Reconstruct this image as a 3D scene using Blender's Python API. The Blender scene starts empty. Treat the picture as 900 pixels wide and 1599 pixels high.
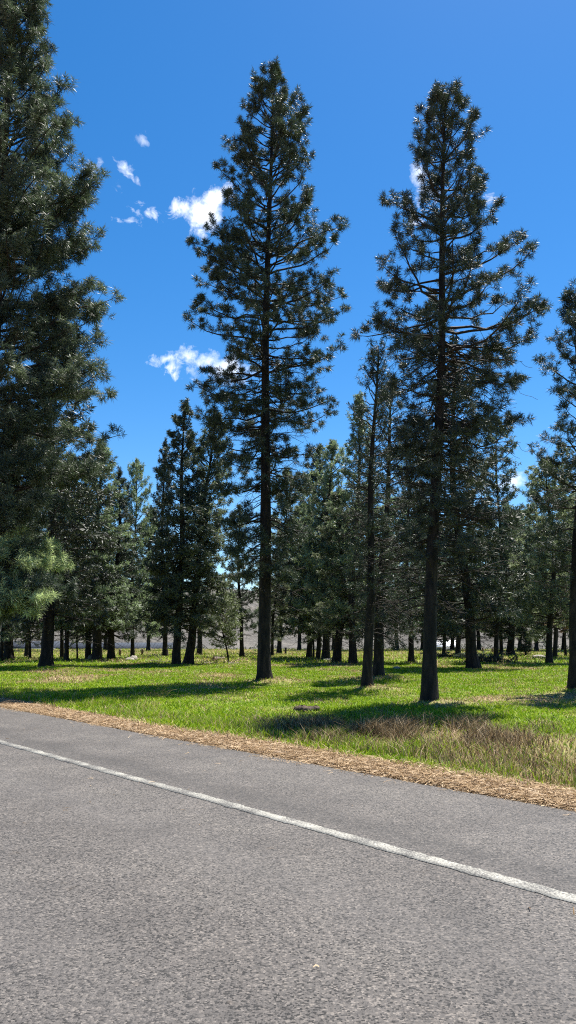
import bpy, math
import numpy as np
from mathutils import Vector

sc = bpy.context.scene
COL = sc.collection
rad = math.radians
rng = np.random.default_rng(7)

# ------------------------------------------------------------ camera model
F, CX, CY, EYE = 1155.0, 450.0, 799.5, 1.6
PITCH = math.atan((997 - CY) / F)
CP, SP = math.cos(PITCH), math.sin(PITCH)

def ray(px, py):
    a, b = px - CX, CY - py
    return np.array([a, F * CP - b * SP, F * SP + b * CP])

def ground(px, py, z=0.0):
    r = ray(px, py)
    s = (z - EYE) / r[2]
    return r[0] * s, r[1] * s

def at_depth(px, py, Y):
    r = ray(px, py)
    s = Y / r[1]
    return np.array([r[0] * s, Y, EYE + r[2] * s])

# ------------------------------------------------------------ helpers
def mesh_obj(name, V, faces_list, mat=None, parent=None, smooth=False):
    """faces_list: list of int arrays (n,k)"""
    me = bpy.data.meshes.new(name)
    V = np.asarray(V, dtype=np.float32)
    me.vertices.add(len(V)); me.vertices.foreach_set('co', V.ravel())
    loops = np.concatenate([f.ravel() for f in faces_list]).astype(np.int32)
    tot = np.concatenate([np.full(len(f), f.shape[1], dtype=np.int32) for f in faces_list])
    start = np.concatenate([[0], np.cumsum(tot)[:-1]]).astype(np.int32)
    me.loops.add(len(loops)); me.loops.foreach_set('vertex_index', loops)
    me.polygons.add(len(tot)); me.polygons.foreach_set('loop_start', start); me.polygons.foreach_set('loop_total', tot)
    if smooth: me.polygons.foreach_set('use_smooth', np.ones(len(tot), dtype=bool))
    me.update(calc_edges=True)
    if mat: me.materials.append(mat)
    o = bpy.data.objects.new(name, me); COL.objects.link(o)
    if parent: o.parent = parent
    return o

def attr(o, name, vals):
    a = o.data.attributes.new(name, 'FLOAT', 'POINT')
    a.data.foreach_set('value', np.asarray(vals, dtype=np.float32))

def tag(o, label=None, cat=None, group=None, kind=None):
    if label: o['label'] = label
    if cat: o['category'] = cat
    if group: o['group'] = group
    if kind: o['kind'] = kind
    return o

def empty(name, loc, label, cat, group=None):
    o = bpy.data.objects.new(name, None); COL.objects.link(o)
    o.location = loc; o.empty_display_size = .3
    return tag(o, label, cat, group)

class Geo:
    def __init__(s): s.V = []; s.Q = []; s.T = []; s.n = 0
    def add(s, V, Q=None, T=None):
        V = np.asarray(V, dtype=float).reshape(-1, 3)
        s.V.append(V)
        if Q is not None and len(Q): s.Q.append(np.asarray(Q).reshape(-1, 4) + s.n)
        if T is not None and len(T): s.T.append(np.asarray(T).reshape(-1, 3) + s.n)
        s.n += len(V)
    def box(s, x0, x1, y0, y1, z0, z1):
        V = [(x, y, z) for z in (z0, z1) for (x, y) in ((x0, y0), (x1, y0), (x1, y1), (x0, y1))]
        s.add(V, [(0, 3, 2, 1), (4, 5, 6, 7), (0, 1, 5, 4), (1, 2, 6, 5), (2, 3, 7, 6), (3, 0, 4, 7)])
    def build(s, name, mat, parent=None, smooth=False):
        fl = []
        if s.Q: fl.append(np.concatenate(s.Q))
        if s.T: fl.append(np.concatenate(s.T))
        return mesh_obj(name, np.concatenate(s.V), fl, mat, parent, smooth)

def unit(a):
    return a / (np.linalg.norm(a, axis=-1, keepdims=True) + 1e-9)

def tubes(geo, P, R, sides=4, cap=False, lobes=None):
    """P (N,K,3), R (N,K)"""
    N, K, _ = P.shape
    T = np.gradient(P, axis=1); T = unit(T)
    ref = np.where(np.abs(T[..., 2:3]) > .8, np.array([1., 0, 0]), np.array([0, 0, 1.]))
    A = unit(np.cross(T, ref)); B = np.cross(T, A)
    th = np.arange(sides) * 2 * math.pi / sides
    rr = R[:, :, None] * np.ones(sides)
    if lobes is not None: rr = rr * lobes
    V = P[:, :, None, :] + rr[..., None] * (A[:, :, None, :] * np.cos(th)[:, None] + B[:, :, None, :] * np.sin(th)[:, None])
    idx = np.arange(N * K * sides).reshape(N, K, sides)
    a = idx[:, :-1]; b = idx[:, 1:]
    Q = np.stack([a, np.roll(a, -1, 2), np.roll(b, -1, 2), b], -1).reshape(-1, 4)
    geo.add(V.reshape(-1, 3), Q)

_tab = np.random.default_rng(3).random((256, 256))
def vnoise(x, y, scale=1.0, octaves=3):
    x = np.asarray(x) * scale; y = np.asarray(y) * scale
    out = 0; amp = .5; tot = 0
    for o in range(octaves):
        xi = np.floor(x).astype(int); yi = np.floor(y).astype(int)
        fx = x - xi; fy = y - yi
        fx = fx * fx * (3 - 2 * fx); fy = fy * fy * (3 - 2 * fy)
        g = lambda i, j: _tab[(xi + i) % 256, (yi + j) % 256]
        v = (g(0, 0) * (1 - fx) + g(1, 0) * fx) * (1 - fy) + (g(0, 1) * (1 - fx) + g(1, 1) * fx) * fy
        out = out + v * amp; tot += amp; amp *= .5; x = x * 2.03 + 17; y = y * 2.03 + 31
    return out / tot

def sstep(a, b, x):
    t = np.clip((x - a) / (b - a), 0, 1)
    return t * t * (3 - 2 * t)

# ------------------------------------------------------------ materials
def new_mat(name):
    m = bpy.data.materials.new(name); m.use_nodes = True
    nt = m.node_tree; nt.nodes.clear()
    out = nt.nodes.new('ShaderNodeOutputMaterial')
    return m, nt, out

def N(nt, t, **kw):
    n = nt.nodes.new(t)
    for k, v in kw.items():
        if k in n.inputs: n.inputs[k].default_value = v
        else: setattr(n, k, v)
    return n

def ramp(nt, stops, fac):
    r = nt.nodes.new('ShaderNodeValToRGB')
    el = r.color_ramp.elements
    while len(el) < len(stops): el.new(.5)
    for e, (p, c) in zip(el, stops):
        e.position = p; e.color = (*c, 1) if len(c) == 3 else c
    nt.links.new(fac, r.inputs[0]); return r.outputs[0]

def mixc(nt, fac, a, b, mode='MIX'):
    m = nt.nodes.new('ShaderNodeMix'); m.data_type = 'RGBA'; m.blend_type = mode
    for sock, v in ((m.inputs[0], fac), (m.inputs[6], a), (m.inputs[7], b)):
        if isinstance(v, (int, float)): sock.default_value = v
        elif isinstance(v, tuple): sock.default_value = (*v, 1)
        else: nt.links.new(v, sock)
    return m.outputs[2]

def mth(nt, op, a, b=None, c=None, clamp=False):
    m = nt.nodes.new('ShaderNodeMath'); m.operation = op; m.use_clamp = clamp
    for i, v in enumerate((a, b, c)):
        if v is None: continue
        if isinstance(v, (int, float)): m.inputs[i].default_value = v
        else: nt.links.new(v, m.inputs[i])
    return m.outputs[0]

def foliage_mat(name, dark, light, tip, trans=.25, rough=.55, scale=1.3, spec=.4):
    m, nt, out = new_mat(name)
    geo = N(nt, 'ShaderNodeNewGeometry')
    tc = N(nt, 'ShaderNodeTexCoord')
    n1 = N(nt, 'ShaderNodeTexNoise', Scale=scale, Detail=2.0)
    nt.links.new(tc.outputs['Object'], n1.inputs['Vector'])
    c = ramp(nt, [(.35, dark), (.62, light), (.8, tip)], n1.outputs['Fac'])
    rnd = geo.outputs['Random Per Island']
    v = mth(nt, 'MULTIPLY_ADD', rnd, .9, .55)
    hsv = N(nt, 'ShaderNodeHueSaturation'); nt.links.new(c, hsv.inputs['Color']); nt.links.new(v, hsv.inputs['Value'])
    oi = N(nt, 'ShaderNodeObjectInfo')
    hsv2 = N(nt, 'ShaderNodeHueSaturation'); nt.links.new(hsv.outputs[0], hsv2.inputs['Color'])
    nt.links.new(mth(nt, 'MULTIPLY_ADD', oi.outputs['Random'], .05, .485), hsv2.inputs['Hue'])
    nt.links.new(mth(nt, 'MULTIPLY_ADD', oi.outputs['Random'], .6, .8), hsv2.inputs['Value'])
    b = N(nt, 'ShaderNodeBsdfPrincipled', Roughness=rough)
    b.inputs['Specular IOR Level'].default_value = spec
    nt.links.new(hsv2.outputs[0], b.inputs['Base Color'])
    t = N(nt, 'ShaderNodeBsdfTranslucent'); nt.links.new(mixc(nt, 1.0, hsv2.outputs[0], (1.0, 1.08, .8), 'MULTIPLY'), t.inputs['Color'])
    mx = N(nt, 'ShaderNodeMixShader'); mx.inputs[0].default_value = trans
    nt.links.new(b.outputs[0], mx.inputs[1]); nt.links.new(t.outputs[0], mx.inputs[2])
    nt.links.new(mx.outputs[0], out.inputs[0])
    return m

def simple_mat(name, stops, scale=4.0, rough=.85, bump=.3, bscale=None, stretch=None, detail=6.0, dist=.02, coord='Object'):
    m, nt, out = new_mat(name)
    tc = N(nt, 'ShaderNodeTexCoord')
    mp = N(nt, 'ShaderNodeMapping')
    if stretch: mp.inputs['Scale'].default_value = stretch
    nt.links.new(tc.outputs[coord], mp.inputs[0])
    n = N(nt, 'ShaderNodeTexNoise', Scale=scale, Detail=detail); nt.links.new(mp.outputs[0], n.inputs['Vector'])
    b = N(nt, 'ShaderNodeBsdfPrincipled', Roughness=rough)
    b.inputs['Specular IOR Level'].default_value = .3
    nt.links.new(ramp(nt, stops, n.outputs['Fac']), b.inputs['Base Color'])
    if bump:
        n2 = N(nt, 'ShaderNodeTexNoise', Scale=bscale or scale * 3, Detail=5.0); nt.links.new(mp.outputs[0], n2.inputs['Vector'])
        bp = N(nt, 'ShaderNodeBump', Strength=bump, Distance=dist); nt.links.new(n2.outputs['Fac'], bp.inputs['Height'])
        nt.links.new(bp.outputs[0], b.inputs['Normal'])
    nt.links.new(b.outputs[0], out.inputs[0])
    return m

M_BARK = simple_mat('pine_bark', [(.3, (.005, .004, .0035)), (.5, (.014, .011, .009)), (.75, (.045, .034, .027))],
                    scale=9, bump=1.0, bscale=14, stretch=(1, 1, .22), dist=.06)
M_TWIG = simple_mat('twig_bark', [(.3, (.012, .009, .008)), (.7, (.04, .03, .024))], scale=8, bump=0)
F_NEAR = foliage_mat('pine_needles', (.032, .044, .032), (.060, .076, .052), (.105, .122, .086), trans=.16)
F_BLUE = foliage_mat('blue_green_needles', (.040, .058, .044), (.078, .106, .076), (.14, .17, .125), trans=.45, spec=.7)
F_OLIVE = foliage_mat('olive_needles', (.065, .08, .052), (.15, .17, .105), (.26, .28, .18), trans=.45, spec=.7)
F_GREEN = foliage_mat('fresh_green_needles', (.10, .13, .08), (.21, .25, .155), (.32, .37, .24), trans=.45, spec=.7)
F_SAP = foliage_mat('sapling_leaves', (.08, .095, .04), (.13, .15, .06), (.18, .19, .09), trans=.3, scale=4)
F_BOUGH = foliage_mat('sunlit_bough_needles', (.24, .26, .14), (.38, .40, .23), (.48, .50, .31), trans=.5)  # sunlight painted into the colour: paler version of the left pine's needles
F_LEFT = foliage_mat('left_pine_needles', (.040, .056, .040), (.090, .112, .074), (.155, .178, .125), trans=.30, spec=.5)
F_RIGHT = foliage_mat('right_pine_needles', (.030, .045, .034), (.062, .084, .060), (.11, .135, .098), trans=.14, spec=.6)
F_RUST = foliage_mat('dead_rusty_needles', (.10, .045, .018), (.17, .075, .03), (.24, .12, .05), trans=.2)

# ------------------------------------------------------------ tree builder
def needles(geo, C, A, n, ln, w, r, spread=(.25, 1.75), brush=.12):
    """tufts of needles at C (T,3) round axis A (T,3)"""
    T = len(C)
    if T == 0: return
    A = unit(A)
    ref = np.where(np.abs(A[:, 2:3]) > .9, np.array([1., 0, 0]), np.array([0, 0, 1.]))
    U = unit(np.cross(A, ref)); W = np.cross(A, U)
    th = r.random((T, n)) * 2 * math.pi
    ph = spread[0] + (spread[1] - spread[0]) * r.random((T, n)) ** .8
    D = (A[:, None] * np.cos(ph)[..., None] + (U[:, None] * np.cos(th)[..., None] + W[:, None] * np.sin(th)[..., None]) * np.sin(ph)[..., None])
    L = ln * (.6 + .5 * r.random((T, n))) * (.75 + .45 * r.random((T, 1)))
    B0 = C[:, None] + A[:, None] * ((r.random((T, n)) - .8) * brush * 2)[..., None]
    tip = B0 + D * L[..., None] + np.array([0, 0, -1.]) * (L * L * .35)[..., None]
    side = unit(np.cross(D, r.normal(size=(T, n, 3)))) * (w * .5 * (.7 + .6 * r.random((T, n))))[..., None]
    mid = B0 + D * (L * .45)[..., None]
    V = np.stack([B0, mid + side, tip, mid - side], 2).reshape(-1, 3)
    k = np.arange(T * n)[:, None] * 4
    geo.add(V, k + np.array([[0, 1, 2, 3]]))

def grow_path(P0, az, e0, e1, L, K, r, wob=.25, p=1.3):
    n = len(P0)
    s = np.linspace(0, 1, K)
    e = e0[:, None] + (e1 - e0)[:, None] * s[None] ** p + r.normal(size=(n, K)) * wob * .5
    a = az[:, None] + np.cumsum(r.normal(size=(n, K)), 1) * wob * .35
    D = np.stack([np.cos(e) * np.cos(a), np.cos(e) * np.sin(a), np.sin(e)], -1)
    step = (L / (K - 1))[:, None, None]
    P = np.zeros((n, K, 3)); P[:, 0] = P0
    P[:, 1:] = P0[:, None] + np.cumsum(D[:, :-1] * step, 1)
    return P, D

def lerp_path(P, s):
    K = P.shape[1]
    f = np.clip(s * (K - 1), 0, K - 1.001); i = f.astype(int); t = (f - i)[:, None]
    n = np.arange(len(P))
    return P[n, i] * (1 - t) + P[n, i + 1] * t, unit(P[n, i + 1] - P[n, i])

def make_tree(seed, H, hb, r0, prof, top=(0, 0), wob=.15, dz=.5, nb=4.2, e_lo=-.12, e_hi=.85, tip=.6,
              sub=2.6, tuft_step=.27, nn=18, ln=.19, w=.013, mat=F_NEAR, dead=0, dead_zone=(.1, .35), extra=(),
              droop=0, gaps=.0, sides=14, zmin=0.0, subfrac=.34, flare=.55, spread=(.25, 1.75), fork=None, only_extra=False, rag=.6, smin=.18, brush=.12):
    r = np.random.default_rng(seed)
    K = 26
    zt = np.linspace(0, 1, K) ** 1.25 * H
    t = zt / H
    ph1, ph2 = r.random(2) * 6
    cx = top[0] * t ** 1.15 + wob * (np.sin(t * 7 + ph1) - math.sin(ph1)) * t * (1 - t) * 2
    cy = top[1] * t ** 1.15 + wob * (np.sin(t * 6 + ph2) - math.sin(ph2)) * t * (1 - t) * 2
    trunkP = np.stack([cx, cy, zt], -1)
    rad_of = lambda q: q * (1 - t) ** .82 + .012 + q * flare * np.exp(-zt / (q * 1.3 + .05))
    rr = rad_of(r0)
    th = np.arange(sides) * 2 * math.pi / sides
    lob = 1 + .05 * r.normal(size=(1, K, sides)) + (np.exp(-zt / (r0 * 1.2)))[None, :, None] * (.22 * np.sin(th * 3 + ph1) + .16 * np.sin(th * 5 + ph2))[None, None]
    wood = Geo()
    P = trunkP.copy(); P[0, 2] = -.25
    def mk_trunk(q):
        g = Geo(); tubes(g, P[None], rad_of(q)[None], sides, lobes=lob); return g
    wood.mk_trunk = mk_trunk; wood.r0 = r0
    trunk_at = lambda z: np.stack([np.interp(z, zt, cx), np.interp(z, zt, cy), z], -1)
    r_at = lambda z: np.interp(z, zt, rr)
    # whorls
    hs, az = [], []
    z = hb
    while z < H - .15:
        f = (z - hb) / (H - hb)
        k = max(2, int(round(nb * (1 - .25 * f) + r.normal() * .8)))
        a0 = r.random() * 6.283
        for j in range(k):
            if r.random() < gaps: continue
            hs.append(z + r.normal() * .12); az.append(a0 + j * 6.283 / k + r.normal() * .25)
        z += dz * (1 - .25 * f) * (.8 + .4 * r.random())
    hs = np.clip(np.array(hs), hb * .9, H - .1); az = np.array(az)
    f = np.clip((hs - hb) / (H - hb), 0, 1)
    e0 = e_lo + (e_hi - e_lo) * f ** 1.3 + r.normal(size=len(hs)) * .12
    e1 = e0 + tip * (1 - .45 * f) + r.normal(size=len(hs)) * .15
    em = (e0 * .6 + e1 * .4)
    # iterate: length so that the tip fills the silhouette at tip height
    L = np.full(len(hs), 1.0)
    for _ in range(4):
        zt_ = hs + np.sin(em) * L
        L = .5 * L + .5 * prof(zt_, np.cos(az), np.sin(az)) / np.maximum(np.cos(em), .35)
    L = L * (1.12 - rag * r.random(len(hs)) ** 1.3) + .08
    L = np.minimum(L, (H - hs) * .95 + .2)
    P0 = trunk_at(hs)
    if len(extra):
        ex = np.array(extra, dtype=float)  # (height, az, e0, e1, L)
        if only_extra: hs, az, e0, e1, L, P0 = hs[:0], az[:0], e0[:0], e1[:0], L[:0], P0[:0]
        hs = np.concatenate([hs, ex[:, 0]]); az = np.concatenate([az, ex[:, 1]]); e0 = np.concatenate([e0, ex[:, 2]])
        e1 = np.concatenate([e1, ex[:, 3]]); L = np.concatenate([L, ex[:, 4]]); P0 = trunk_at(hs)
    KB = 8
    BP, BD = grow_path(P0, az, e0, e1, L, KB, r, .36)
    s = np.linspace(0, 1, KB)
    br = np.minimum(.010 + .013 * L, r_at(hs) * .6)[:, None] * (1 - s[None]) ** .8 + .006
    tubes(wood, BP, br * .85, 5)
    # secondary twigs
    ns = np.maximum(2, (L * sub + 1.5)).astype(int)
    bi = np.repeat(np.arange(len(hs)), ns)
    ss = smin + (.98 - smin) * r.random(len(bi)) ** .8
    sp, sd = lerp_path(BP[bi], ss)
    lo = L[bi]
    sL = (subfrac * lo * (1.12 - ss) + .16) * (.6 + .7 * r.random(len(bi)))
    sgn = np.where(r.random(len(bi)) < .5, -1, 1)
    saz = np.arctan2(sd[:, 1], sd[:, 0]) + sgn * (.5 + .6 * r.random(len(bi)))
    se0 = np.arcsin(np.clip(sd[:, 2], -1, 1)) + r.normal(size=len(bi)) * .3 - droop
    se1 = se0 + .25 + .5 * r.random(len(bi))
    SP_, SD = grow_path(sp, saz, se0, se1, sL, 5, r, .3)
    srr = (.004 + .006 * sL)[:, None] * (1 - np.linspace(0, 1, 5)[None] * .6)
    tubes(wood, SP_, srr, 3)
    # tufts: tips of branches and twigs, and along twigs
    C = [BP[:, -1]]; A = [BD[:, -1]]
    C.append(SP_[:, -1]); A.append(SD[:, -1])
    nt_ = np.maximum(0, (sL / tuft_step)).astype(int)
    ti = np.repeat(np.arange(len(bi)), nt_)
    if len(ti):
        u = .25 + .75 * r.random(len(ti))
        p, d = lerp_path(SP_[ti], u)
        dd = unit(d + r.normal(size=p.shape) * .75 + np.array([0, 0, .35 - droop]))
        l2 = .08 + .2 * r.random(len(ti))
        q = p + dd * l2[:, None]
        C.append(q); A.append(dd)
        tubes(wood, np.stack([p, (p + q) / 2 + r.normal(size=p.shape) * .012, q], 1), np.full((len(ti), 3), .0045), 3)
    # along main branch outer part
    nm = np.maximum(1, (L * .55 / (tuft_step * 1.1))).astype(int)
    mi = np.repeat(np.arange(len(hs)), nm)
    u = .4 + .6 * r.random(len(mi))
    p, d = lerp_path(BP[mi], u)
    dd = unit(d + r.normal(size=p.shape) * .6 + np.array([0, 0, .4]))
    q = p + dd * (.06 + .16 * r.random(len(mi)))[:, None]
    C.append(q); A.append(dd)
    # leader
    zz = np.linspace(H - 1.0, H - .08, 9)
    if not only_extra: C.append(trunk_at(zz)); A.append(np.tile([[0, 0, 1.]], (9, 1)) + r.normal(size=(9, 3)) * .3)
    C = np.concatenate(C); A = np.concatenate(A)
    keep = C[:, 2] > max(zmin, .5)
    C, A = C[keep], A[keep]
    fol = Geo()
    needles(fol, C, A, nn, ln, w, r, spread, brush)
    # bare dead branches below / inside the crown
    if dead:
        dh = (dead_zone[0] + (dead_zone[1] - dead_zone[0]) * r.random(dead)) * H
        da = r.random(dead) * 6.283
        dl = .5 + 1.0 * r.random(dead) + .35 * prof(np.maximum(dh, hb), np.cos(da), np.sin(da))
        DP, DD = grow_path(trunk_at(dh), da, -.1 + r.normal(size=dead) * .25, -.35 + r.normal(size=dead) * .4, dl, 7, r, .4)
        tubes(wood, DP, (.007 + .008 * dl)[:, None] * (1 - np.linspace(0, 1, 7)[None] * .8), 4)
        k = np.repeat(np.arange(dead), 6)
        u = .25 + .75 * r.random(len(k)); p, d = lerp_path(DP[k], u)
        a = np.arctan2(d[:, 1], d[:, 0]) + np.where(r.random(len(k)) < .5, -1, 1) * (.5 + .7 * r.random(len(k)))
        TP, _ = grow_path(p, a, r.normal(size=len(k)) * .4 - .2, r.normal(size=len(k)) * .6, .25 + .5 * r.random(len(k)), 5, r, .5)
        tubes(wood, TP, np.full((len(k), 5), .005), 3)
    # a second stem leaving the trunk
    if fork:
        z0, a, dist, zl = fork
        b = trunk_at(np.array([z0]))[0]
        s = np.linspace(0, 1, 10)
        d = np.array([math.cos(a), math.sin(a)])
        off = dist * (1 - np.exp(-s * 4))
        FP = np.stack([b[0] + d[0] * off, b[1] + d[1] * off, b[2] + s * (zl - z0)], -1)
        tubes(wood, FP[None], (r0 * .42 * (1 - s * .85))[None], 8)
    return wood, fol

SPEC = 0
def add_tree(name, loc, label, group, wood, fol, fmat, rot=0, cat='pine tree', crown='crown', r_trunk=None):
    o = empty(name, loc, label, cat, group)
    o.rotation_euler = (0, 0, rot)
    wood.mk_trunk(r_trunk or wood.r0).build('trunk', M_BARK, o, smooth=True)
    wood.build('branchwork', M_TWIG, o, smooth=True)
    fol.build(crown, fmat, o)
    return o

def copy_tree(src, loc, label, group, rot, scale, tilt=(0, 0), mat=None):
    o = src.copy(); COL.objects.link(o)
    o.location = loc; o.rotation_mode = 'XYZ'; o.rotation_euler = (tilt[0], tilt[1], rot); o.scale = scale
    o['label'] = label
    if group: o['group'] = group
    for ch in list(src.children):
        if ch.name.startswith('trunk'): continue
        c = ch.copy(); COL.objects.link(c); c.parent = o
    return o

# silhouettes given as tables: height above ground -> left, right extent in metres
def table_prof(Y, base, top, rows):
    """rows: (y pixel, left pixel, right pixel) of the silhouette at forward distance Y"""
    bx = at_depth(base[0], base[1], Y); tx = at_depth(top[0], top[1], Y)
    zs, Ls, Rs = [], [], []
    for y, xl, xr in rows:
        a = at_depth(xl, y, Y); b = at_depth(xr, y, Y)
        tt = np.clip((a[2]) / tx[2], 0, 1)
        c = bx[0] + (tx[0] - bx[0]) * tt ** 1.15
        zs.append(a[2]); Ls.append(max(c - a[0], .1)); Rs.append(max(b[0] - c, .1))
    o = np.argsort(zs); zs = np.array(zs)[o]; Ls = np.array(Ls)[o]; Rs = np.array(Rs)[o]
    def prof(z, ca, sa):
        l = np.interp(z, zs, Ls); rr_ = np.interp(z, zs, Rs)
        side = np.where(ca > 0, rr_, l); front = (l + rr_) / 2
        return np.abs(ca) ** 1.5 * side + (1 - np.abs(ca) ** 1.5) * front
    return prof, bx[0], tx[2], tx[0] - bx[0]

# ------------------------------------------------------------ near trees
G_NEAR = 'tall pines near the road'
def base_of(px, py):
    x, y = ground(px, py); return x, y

# centre pine
x0, Y = base_of(412, 1065)
rows = [(95, 420, 438), (140, 395, 446), (165, 368, 470), (190, 372, 492), (215, 342, 490), (250, 352, 480), (280, 345, 482), (320, 345, 486),
        (350, 335, 505), (385, 315, 545), (415, 295, 545), (450, 312, 535), (485, 298, 545), (520, 298, 548), (560, 305, 525), (600, 308, 525),
        (640, 312, 530), (680, 325, 505), (740, 335, 500), (800, 335, 500), (860, 345, 490), (920, 360, 470)]
prof, bx, H, lx = table_prof(Y, (412, 1065), (427, 98), rows)
hb = at_depth(412, 900, Y)[2]
ex = []
for (hpx, lpx, side, a0, a1) in [(400, 135, 0, .25, .55), (440, 115, math.pi, .2, .35), (215, 75, 0, .5, 1.2), (250, 85, math.pi, .25, .9), (200, 62, math.pi, .5, 1.2),
                                 (360, 85, math.pi, .5, 1.0), (500, 115, math.pi, -.1, .5), (640, 110, 0, -.15, .3), (590, 100, math.pi, .0, .3), (470, 125, 0, -.1, .5)]:
    p = at_depth(418, hpx, Y); ex.append((p[2], side, a0, a1, lpx * (Y * CP + p[2] * SP) / F))
wood, fol = make_tree(11, H - .35, hb, .235, prof, top=(lx, 0), dz=.40, nb=4.7, e_lo=-.5, e_hi=.9, tip=.75, sub=2.5, tuft_step=.33, rag=.75,
                      nn=54, ln=.235, w=.018, smin=.28, brush=.09, dead=130, dead_zone=(.12, .5), extra=ex)
add_tree('pine_tree', (bx, Y, 0), 'tall dark pine standing alone in the middle of the picture on a small mound', G_NEAR, wood, fol, F_NEAR)

# right pine, nearest to the road
x0, Y = base_of(670, 1100)
rows = [(135, 685, 706), (165, 660, 725), (200, 648, 762), (240, 655, 765), (272, 650, 785), (300, 602, 765), (330, 625, 770), (360, 620, 795),
        (385, 605, 830), (410, 588, 852), (440, 592, 848), (470, 575, 842), (500, 560, 835), (530, 585, 838), (560, 605, 840), (600, 612, 835), (650, 612, 815),
        (700, 622, 812), (760, 628, 805), (820, 625, 800), (880, 640, 780), (930, 650, 720)]
prof, bx, H, lx = table_prof(Y, (671, 1100), (696, 138), rows)
hb = at_depth(670, 860, Y)[2]
ex = []
for (hpx, lpx, side, a0, a1) in [(470, 170, 0, .35, .75), (510, 160, 0, .05, .4), (540, 150, 0, .0, .1), (350, 100, math.pi, .3, .4), (450, 110, math.pi, .1, .7),
                                 (525, 135, math.pi, .15, .1), (330, 95, 0, .4, 1.0), (235, 50, math.pi, .4, 1.0), (420, 110, 0, .5, .6), (250, 75, 0, .7, 1.2),
                                 (560, 140, 0, -.1, -.1)]:
    p = at_depth(690, hpx, Y); ex.append((p[2], side, a0, a1, lpx * (Y * CP + p[2] * SP) / F))
wood, fol = make_tree(23, H - .15, hb, .172, prof, top=(lx, 0), dz=.31, nb=4.6, e_lo=-.55, e_hi=.9, tip=.8, sub=3.0, tuft_step=.29, rag=.8,
                      nn=62, ln=.185, w=.0125, smin=.32, brush=.08, dead=150, dead_zone=(.14, .55), extra=ex, mat=F_BLUE)
add_tree('pine_tree', (bx, Y, 0), 'tall dark pine right of centre closest to the road, brown grass at its foot', G_NEAR, wood, fol, F_RIGHT)

# left pine whose trunk stands just outside the picture
Y = 24.0
rows = [(-60, 20, 50), (0, -30, 62), (60, -40, 80), (120, -50, 88), (180, -60, 105), (250, -70, 150), (300, -80, 155), (345, -90, 182), (400, -90, 165),
        (450, -100, 172), (500, -100, 176), (550, -100, 180), (600, -110, 190), (650, -110, 190), (690, -110, 195), (740, -110, 165), (800, -120, 120), (860, -120, 100),
        (920, -120, 105), (980, -100, 90)]
prof, bx, H, lx = table_prof(Y, (-60, 1074), (30, -60), rows)
hb = at_depth(-60, 955, Y)[2]
wood, fol = make_tree(31, H, hb, .40, prof, top=(lx, 0), dz=.40, nb=5.4, e_lo=-.12, e_hi=.85, tip=.6, sub=3.0, tuft_step=.24,
                      nn=38, ln=.26, w=.019, brush=.12, rag=.42, extra=[(at_depth(0, hp_, Y)[2], a_, .1, .7, l_ * Y / F) for hp_, a_, l_ in ((330, 0, 165), (370, -.5, 160), (400, .3, 170), (425, 0, 175), (450, -.3, 180), (480, .2, 185), (520, -.1, 190), (560, .15, 195), (410, -.9, 150), (460, -1.1, 160), (350, .4, 150), (620, 0, 190), (660, -.2, 190))], dead=25, dead_zone=(.1, .4), droop=.05)
bigleft = add_tree('pine_tree', (bx, Y, 0), 'huge dense pine filling the left edge of the picture up to the top', G_NEAR, wood, fol, F_LEFT)
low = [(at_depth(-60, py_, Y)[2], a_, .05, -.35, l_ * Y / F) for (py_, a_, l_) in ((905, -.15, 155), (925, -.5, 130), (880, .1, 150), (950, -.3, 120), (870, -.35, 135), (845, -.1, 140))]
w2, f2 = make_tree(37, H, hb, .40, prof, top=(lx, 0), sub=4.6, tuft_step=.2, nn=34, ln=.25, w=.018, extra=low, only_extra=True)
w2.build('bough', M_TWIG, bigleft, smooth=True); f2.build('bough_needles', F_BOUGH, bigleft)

# right edge pine
x0, Y = base_of(899, 1082)
rows = [(450, 893, 915), (480, 880, 935), (510, 862, 945), (540, 840, 950), (580, 835, 960), (620, 835, 965), (680, 828, 965), (740, 838, 965), (800, 845, 960), (860, 850, 950), (930, 865, 935)]
prof, bx, H, lx = table_prof(Y, (901, 1082), (906, 452), rows)
hb = at_depth(900, 900, Y)[2]
wood, fol = make_tree(43, H, hb, .19, prof, top=(lx, 0), dz=.42, nb=4.4, e_lo=-.1, e_hi=.9, tip=.8, rag=.7, sub=3.0, tuft_step=.23,
                      nn=46, ln=.19, w=.015, smin=.3, brush=.09, dead=25, dead_zone=(.2, .5))
add_tree('pine_tree', (bx, Y, 0), 'pine cut by the right edge of the picture with its trunk in the grass', G_NEAR, wood, fol, F_RIGHT)

# slender pine between the centre and right pines
x0, Y = base_of(573, 1078)
rows = [(540, 588, 597), (570, 572, 608), (610, 560, 620), (660, 552, 625), (720, 548, 628), (780, 540, 625), (840, 535, 620), (900, 540, 620), (960, 550, 605)]
prof, bx, H, lx = table_prof(Y, (573, 1078), (592, 540), rows)
hb = at_depth(573, 930, Y)[2]
wood, fol = make_tree(53, H, hb, .15, prof, top=(lx, 0), dz=.34, nb=4.4, e_lo=-.25, e_hi=1.1, tip=.5, sub=3.0, tuft_step=.2,
                      nn=22, ln=.14, w=.016, dead=60, dead_zone=(.15, .6))
add_tree('pine_tree', (bx, Y, 0), 'slender pine with a thin spire top between the two tallest middle pines', G_NEAR, wood, fol, F_NEAR)

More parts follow.
